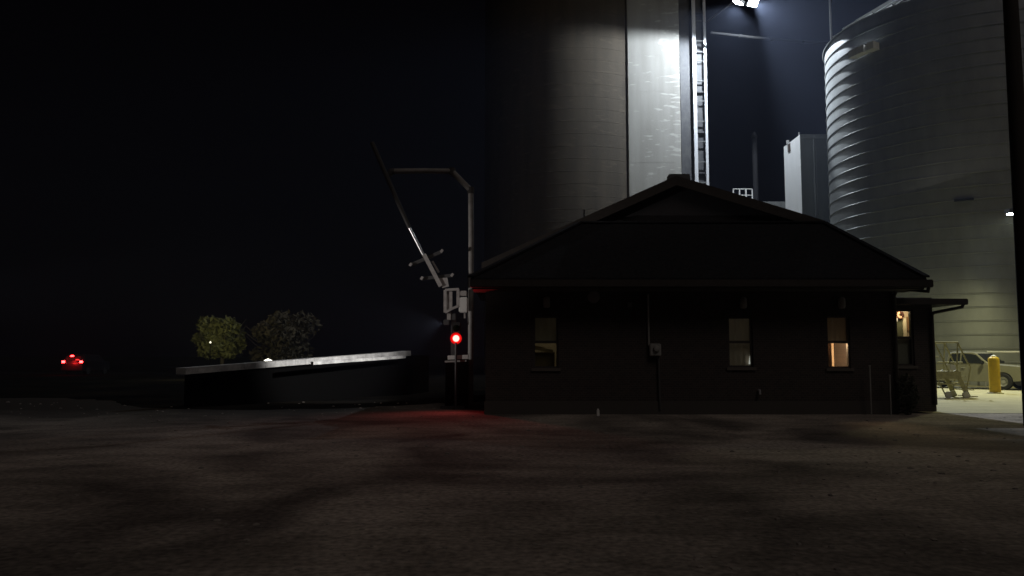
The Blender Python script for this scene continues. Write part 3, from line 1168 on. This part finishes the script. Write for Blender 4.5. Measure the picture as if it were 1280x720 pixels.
# (kept clear of the bin wall)
MB().tube([(wx(1236, yy), yy + .3, zt), (wx(1300, yy), yy - .3, zt)], .05, 8).build('rail', M_whitesteel, rl)
for px, dy in ((1290, -.37),):
    MB().tube([(wx(px, yy), yy + dy, 0), (wx(px, yy), yy + dy, zt)], .05, 8).build('post', M_galv2, rl)
MB().tube([(wx(1240, yy), yy + .8, 0), (wx(1240, yy), yy + .8, zt)], .04, 8).build('post', M_galv2, rl)

# portable access stair ------------------------------------------------
SD = 29.5
st = thing('access_stair', (wx(1188, SD), SD, 0), 'yellowish mobile access stair with handrails beside the wing corner', 'stair')


def SP(px, py, dy=0):
    p = P(px, py, SD)
    return Vector((p.x, SD + dy, p.z))


pz = P(640, 464, SD).z
X0, X1 = wx(1167, SD), wx(1196, SD)
MB().box((X0, SD, pz - .07), (X1, SD + .9, pz), .01).build('platform', M_stair, st)
MB().box((X0, SD - .03, pz - .28), (X1 + .05, SD - .002, pz - .02)).build('toe_plate', M_stair, st)
for k in range(4):
    xa = X1 + .02 + k * .13
    za = pz - .22 - k * .24
    MB().box((xa, SD, za), (xa + .24, SD + .9, za + .035)).build('step', M_stair, st)
for dy in (0, .9):
    MB().bar(SP(1194, 463, dy), SP(1211, 497, dy), .05, .16).build('stringer', M_stair, st)
    MB().tube([SP(1167, 428, dy), SP(1197, 428, dy), SP(1207, 449, dy), SP(1213, 459, dy)], .03, 8).build('handrail', M_stair, st)
    for a, b in (((1168, 428), (1186, 464)), ((1167, 464), (1184, 498)), ((1167, 428), (1167, 499)), ((1197, 428), (1196, 464)),
                 ((1167, 446), (1173, 446)), ((1188, 453), (1203, 453)), ((1172, 480), (1196, 480)), ((1213, 459), (1208, 488))):
        MB().tube([SP(*a, dy), SP(*b, dy)], .026, 8).build('brace', M_stair, st)
MB().box(SP(1187, 456, -.05), SP(1194, 463, .0), .01).build('latch_box', M_whitesteel, st)
for (px, dy) in ((1206, 0), (1206, .9), (1184, 0)):
    c = SP(px, 497, dy)
    mb = MB().lathe([(0, -.04), (.12, -.04), (.13, 0), (.12, .04), (0, .04)], (0, 0, 0), 16)
    for v_ in mb.bm.verts: v_.co = Vector((v_.co.x + c.x, v_.co.z + c.y - .08, v_.co.y + .135))
    mb.build('caster', M_whitesteel, st, smooth=True)

# ------------------------------------------------------------------ left: grain probe, signal, scale
GD = 24.0


def G(px, py, dy=0):
    p = P(px, py, GD)
    return Vector((p.x, GD + dy, p.z))


pr = thing('grain_probe', (wx(568, GD), GD, 0), 'truck sampling probe with slanted boom on a dark mast left of office', 'probe')
M_probe = mat('probe steel', (.55, .53, .52), .4, .2, var=(.4, .38, .37), scale=6)
M_dim = mat('dull grey paint', (.05, .048, .048), .8)
MB().box(G(564, 392, -.08), Vector((G(570, 392).x, GD + .08, 0)), .01).build('mast', M_darksteel, pr)
MB().box((G(555, 0).x, GD - .3, 0), (G(583, 0).x, GD + .3, .08), .01).build('base_plate', M_darksteel, pr)
MB().tube([G(465, 178), G(497, 252), G(512, 285)], [.07, .07, .06], 10).build('outer_boom', M_dim, pr, smooth=True)
MB().tube([G(512, 285), G(530, 320)], .045, 10).build('hydraulic_rod', mat('chrome rod', (.75, .75, .77), .25, .5), pr, smooth=True)
MB().bar(G(530, 318), G(551, 358), .11, .12).build('inner_boom', M_probe, pr)
MB().bar(G(540, 326, .12), G(548, 340, .12), .06, .06).build('link', M_probe, pr)
for (a, b) in (((513, 331), (552, 314)), ((527, 348), (565, 344))):
    MB().bar(G(*a, .1), G(*b, .1), .10, .10).build('cross_arm', M_darksteel, pr)
    for e in (a, b):
        MB().bar(G(e[0] - 1, e[1] + 1.5), G(e[0] + 1.5, e[1] - 2), .06, .07).build('arm_tip', M_probe, pr)
MB().prism([G(546, 348), G(559, 347), G(561, 358), G(553, 360)], (0, .15, 0)).build('pivot_plate', M_probe, pr)
fr_ = MB()
for a, b in (((557, 363), (557, 391)), ((557, 363), (574, 362)), ((557, 391), (566, 386)), ((566, 386), (573, 383)), ((564, 365), (564, 387)), ((573, 362), (573, 384))):
    fr_.bar(G(*a, -.15), G(*b, -.15), .09, .07)
fr_.build('carriage_frame', M_probe, pr)
MB().box(G(556.5, 362, -.1), G(564, 388, .1), .01).build('side_plate', M_probe, pr)
MB().box(G(574, 372, -.2), G(585, 391, .1), .03).build('control_box', M_whitesteel, pr)
MB().box(G(575, 364, -.18), G(584, 370.5, .08), .02).build('motor', M_probe, pr)
MB().box(G(580, 391.5, -.1), G(582, 398, .0)).build('plug', M_probe, pr)
MB().tube([G(584.5, 391, -.1), G(585.5, 406, -.1)], .02, 6).build('cable', M_dim, pr)
MB().box(G(559, 391, -.1), G(564, 400, .05), .01).build('foot_bracket', M_probe, pr)

# return pipe of the sampler: square gooseneck
gp = thing('sample_pipe', (wx(589, 24.5), 24.5, 0), 'grey bent sample return pipe arching over the probe', 'pipe')


def H(px, py):
    return P(px, py, 24.5)


MB().tube([H(493, 214), H(530, 213.5), H(565, 214), H(588.5, 238), H(589, 300), Vector((H(589, 300).x, 24.5, 0))], .085, 12).build('pipe', mat('pipe grey', (.26, .25, .24), .6, var=(.18, .17, .16), scale=5), gp, smooth=True)
for (px, py) in ((565, 214), (588.5, 238)):
    c = H(px, py)
    MB().lathe([(.0, -.1), (.105, -.1), (.105, .1), (0, .1)], c, 12).build('coupling', M_dim, gp)
MB().tube([H(493, 214), H(489, 214.5), H(486.5, 219)], .095, 10).build('elbow', M_dim, gp)

# red signal lamp
RD = 23.5
rp = P(570, 423, RD)
rs = thing('signal_light', (rp.x, RD, 0), 'glowing red scale signal lamp on a thin post below the probe', 'signal')
MB().tube([(rp.x, RD, 0), (rp.x, RD, rp.z - .12)], .035, 8).build('post', M_darksteel, rs)
MB().box((rp.x - .13, RD + .02, rp.z - .14), (rp.x + .13, RD + .2, rp.z + .48), .02).build('housing', M_black, rs)
mb = MB().lathe([(.095, 0), (.085, .04), (.05, .07), (0, .08)], (0, 0, 0), 20)
for v_ in mb.bm.verts: v_.co = Vector((v_.co.x + rp.x, RD + .018 - v_.co.z, v_.co.y + rp.z))
mb.build('lens', M_lensRcore, rs, smooth=True)
mb = MB().lathe([(.097, 0), (.17, -.004), (.17, .03), (.155, .03), (.10, .004)], (0, 0, 0), 24)
for v_ in mb.bm.verts: v_.co = Vector((v_.co.x + rp.x, RD + .010 - v_.co.z, v_.co.y + rp.z))
mb.build('halo_ring', mat('red lamp halo', (.4, .01, .01), .4, emit=(1, .0, .0), estr=.5), rs, smooth=True)  # glowing ring drawn as the red halo around the lamp core
mb = MB().lathe([(.095, 0), (.08, .03), (0, .05)], (0, 0, 0), 20)
for v_ in mb.bm.verts: v_.co = Vector((v_.co.x + rp.x, RD + .018 - v_.co.z, v_.co.y + rp.z + .30))
mb.build('unlit_lens', mat('unlit green lens', (.004, .008, .005), 1.0, spec=0.0), rs, smooth=True)
lamp_light('red_glow', 'SPOT', (rp.x, RD - .12, rp.z), 65, (1, .02, .03), rs, target=(rp.x, 19, .6), size=.08, angle=140, blend=.8)

# white ledge by the signal
p = P(572, 447, 23.9)
lg = thing('concrete_block', (p.x, 23.9, 0), 'short white topped concrete block under the red signal', 'block')
MB().box((P(560, 0, 23.9).x, 23.9, 0), (P(585.5, 0, 23.9).x, 24.5, P(640, 449, 23.9).z)).build('block', M_unlit, lg)
MB().bar(P(560, 447, 23.7), P(585.5, 446, 23.7), .3, .12).build('cap', M_whitesteel, lg)
MB().bar(P(556, 452, 23.62), P(583, 451, 23.62), .06, .05).build('lower_lip', M_probe, lg)

# truck scale approach ramp: two long pale kerb beams on a dark deck
scl = thing('truck_scale', (-5, 28, 0), 'long truck scale deck with pale side beam running left from the probe', 'truck scale')
A_ = P(226, 464, 24)
B_ = P(508, 441.5, 32)
A2 = P(262, 463, 22.6)
B2 = P(506, 446, 30.5)


def beam(mb, a, b, w, h, n=24, wob=.0):
    for k in range(n):
        p = a.lerp(b, k / n)
        q = a.lerp(b, (k + .985) / n)
        mb.bar(p, q, w, h)


mb = MB()
beam(mb, A_, B_, .5, .19)
mb.build('kerb_beam', mat('pale worn kerb', (.62, .62, .60), .8, var=(.20, .20, .20), scale=1.3, detail=5), scl)
mb = MB()
beam(mb, A2.lerp(B2, .45), B2, .12, .10, 10)
mb.build('lower_rail', mat('pale worn kerb'), scl)
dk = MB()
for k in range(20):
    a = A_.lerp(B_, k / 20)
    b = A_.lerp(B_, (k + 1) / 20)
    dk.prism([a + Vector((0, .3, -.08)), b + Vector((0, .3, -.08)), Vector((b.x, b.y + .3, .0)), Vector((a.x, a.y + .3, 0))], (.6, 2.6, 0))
dk.build('deck', M_unlit, scl)

# low added light on a post left of the frame, put in to brighten the probe
WL = Vector((-15.5, 17.0, 2.5))
wl = thing('added_light', (WL.x, WL.y + .2, 0), 'added light on a low post unseen at the far left, lighting the probe', 'added light')
MB().tube([(WL.x, WL.y + .3, 0), (WL.x, WL.y + .3, WL.z)], .05, 8).build('post', M_darksteel, wl)
MB().box((WL.x - .16, WL.y - .02, WL.z - .14), (WL.x + .16, WL.y + .25, WL.z + .14), .02).build('housing', M_darksteel, wl)
MK = Vector((-2.02, 23.85, 2.55))
MB().box((MK.x - .02, MK.y - .1, MK.z - .08), (MK.x + .16, MK.y + .12, MK.z + .08), .02).build('added_lamp', M_darksteel, pr)  # lamp added on the mast to brighten the pale kerb
lamp_light('scale_fill', 'SPOT', (MK.x - .06, MK.y, MK.z - .02), 1900, (1, .97, .95), pr, target=(-6.4, 28.6, 1.85), size=.05, angle=60, blend=.7)
lamp_light('probe_fill', 'SPOT', (WL.x, WL.y - .1, WL.z + .3), 3000, (1, .93, .88), wl, target=(-2.2, 24, 3.6), size=.06, angle=25, blend=.8)

# ------------------------------------------------------------------ trees by the road
M_leaf = mat('olive leaves', (.07, .075, .02), .8, var=(.11, .11, .035), scale=1.2)
M_bark = mat('bark', (.06, .05, .04), .9)


def tree(label, px, D, toppy, rad, n, seed, leaf=None):
    random.seed(seed)
    x = wx(px, D)
    zt = P(640, toppy, D).z
    t = thing('roadside_tree', (x, D, 0), label, 'tree', 'trees beyond the scale')
    mb = MB()
    mb.tube([(x, D, 0), (x + .1, D, zt * .3), (x - .1, D, zt * .6)], [.16, .13, .06], 8)
    for k in range(9):
        a = random.uniform(0, 6.28)
        s0 = Vector((x, D, zt * random.uniform(.25, .55)))
        mb.tube([s0, s0 + Vector((math.cos(a) * rad * .5, math.sin(a) * rad * .5, zt * .12)),
                 s0 + Vector((math.cos(a) * rad * .85, math.sin(a) * rad * .85, zt * .3))], [.07, .04, .015], 6)
    mb.build('trunk', M_bark, t)
    mb = MB()
    for k in range(22):
        a = random.uniform(0, 6.28)
        rr = rad * random.uniform(.1, .85)
        zc = zt * random.uniform(.30, .88)
        f = math.sqrt(max(.1, 1 - ((zc / zt - .5) / .55) ** 2))
        s_ = random.uniform(.2, .8) * rad * .6
        leaf_cloud(mb, (x + math.cos(a) * rr * f, D + math.sin(a) * rr * f, zc), (s_, s_, s_ * .75), n // 22, .22)
    mb.build('crown', leaf or M_leaf, t)
    return t


tree('olive lit round tree at the left of the pair', 278, 58, 380, 2.0, 5200, 3)
tree('lower brownish bushy tree right of the lit olive one', 348, 60, 389, 3.1, 5200, 5, mat('brownish leaves', (.06, .05, .03), .9, var=(.09, .075, .045), scale=1.2))
random.seed(11)
# far yard lights
for i, (px, py, D, e, lab) in enumerate(((263, 428, 55, .9, 'tiny distant lamp glinting in front of the olive tree'), (335, 450.5, 50, 2.4, 'small white ground lamp shining over the pale scale beam'))):
    c = P(px, py, D)
    o = thing('distant_lamp', (c.x, D, 0), lab, 'lamp', 'distant yard lamps')
    MB().tube([(c.x, D, 0), (c.x, D, c.z)], .03, 6).build('post', M_unlit, o)
    r_ = .10 if i == 0 else .12
    MB().lathe([(0, -r_), (r_ * (.8 if i == 0 else 2.2), 0), (0, r_)], c, 12).build('lens', mat('far lamp %d' % i, (.9, .9, .8), .3, emit=(1, .95, .8), estr=e), o, smooth=True)
lamp_light('tree_glow', 'POINT', P(262, 425, 53), 130, (1, .92, .45), bpy.data.objects['distant_lamp'], size=.2)

# ------------------------------------------------------------------ car with brake lights
CD = 66
cc = P(91, 448, CD)
car = thing('braking_car', (0, 0, 0), 'dark car far left on the road with three glowing brake lights', 'car')
M_carp = mat('dark car paint', (.012, .012, .014), .35)


def cbox(a, b, nm, m, bev=.06):
    return MB().box(a, b, bev).build(nm, m, car)


mb = MB()
o_ = [(-2.2, .35), (-2.25, .9), (-2.1, 1.05), (-1.3, 1.1), (-.7, 1.62), (1.6, 1.68), (2.1, 1.15), (2.25, 1.0), (2.25, .35)]
mb.prism([(-.88, y, z) for y, z in o_], (1.76, 0, 0))
for v_ in mb.bm.verts:
    if v_.co.z > 1.3: v_.co.x *= .8
    v_.co.y = -v_.co.y
mb.build('body', M_carp, car, bevel=.05)
MB().box((-.62, -2.10, 1.2), (.62, -2.02, 1.52)).build('rear_window', mat('car glass'), car)
for s_ in (-1, 1):
    MB().box((s_ * .60, -2.30, .98), (s_ * .86, -2.235, 1.16), .02).build('brake_light', M_lensR, car)
    for y in (-1.35, 1.4):
        mb = MB().lathe([(0, -.1), (.3, -.1), (.33, 0), (.3, .1), (0, .1)], (0, 0, 0), 18)
        for v_ in mb.bm.verts: v_.co = Vector((v_.co.z + s_ * .8, v_.co.x + y, v_.co.y + .33))
        mb.build('wheel', M_black, car, smooth=True)
MB().box((-.25, -2.14, 1.50), (.0, -2.03, 1.60), .01).build('brake_light', M_lensR, car)
MB().box((-.9, -2.32, .35), (.9, -2.2, .6), .03).build('bumper', M_carp, car)
bl = lamp_light('brake_glow', 'POINT', (0, -2.7, 1.1), 60, (1, .02, .02), car, size=.2)
car.location = (cc.x, CD + 2.2, .006)

# ------------------------------------------------------------------ air volume added for the glare round the lamps
hz = MB().box((-130, -12, -1), (90, 160, 36)).build('glare_haze', None)
tag(hz, kind='stuff')
hm = bpy.data.materials.new('haze air')
hm.use_nodes = True
nt = hm.node_tree
nt.nodes.clear()
pv_ = nt.nodes.new('ShaderNodeVolumePrincipled')
pv_.inputs['Color'].default_value = (.60, .70, 1, 1)
pv_.inputs['Density'].default_value = .0006
pv_.inputs['Anisotropy'].default_value = .35
oo = nt.nodes.new('ShaderNodeOutputMaterial')
nt.links.new(pv_.outputs[0], oo.inputs['Volume'])
hz.data.materials.append(hm)
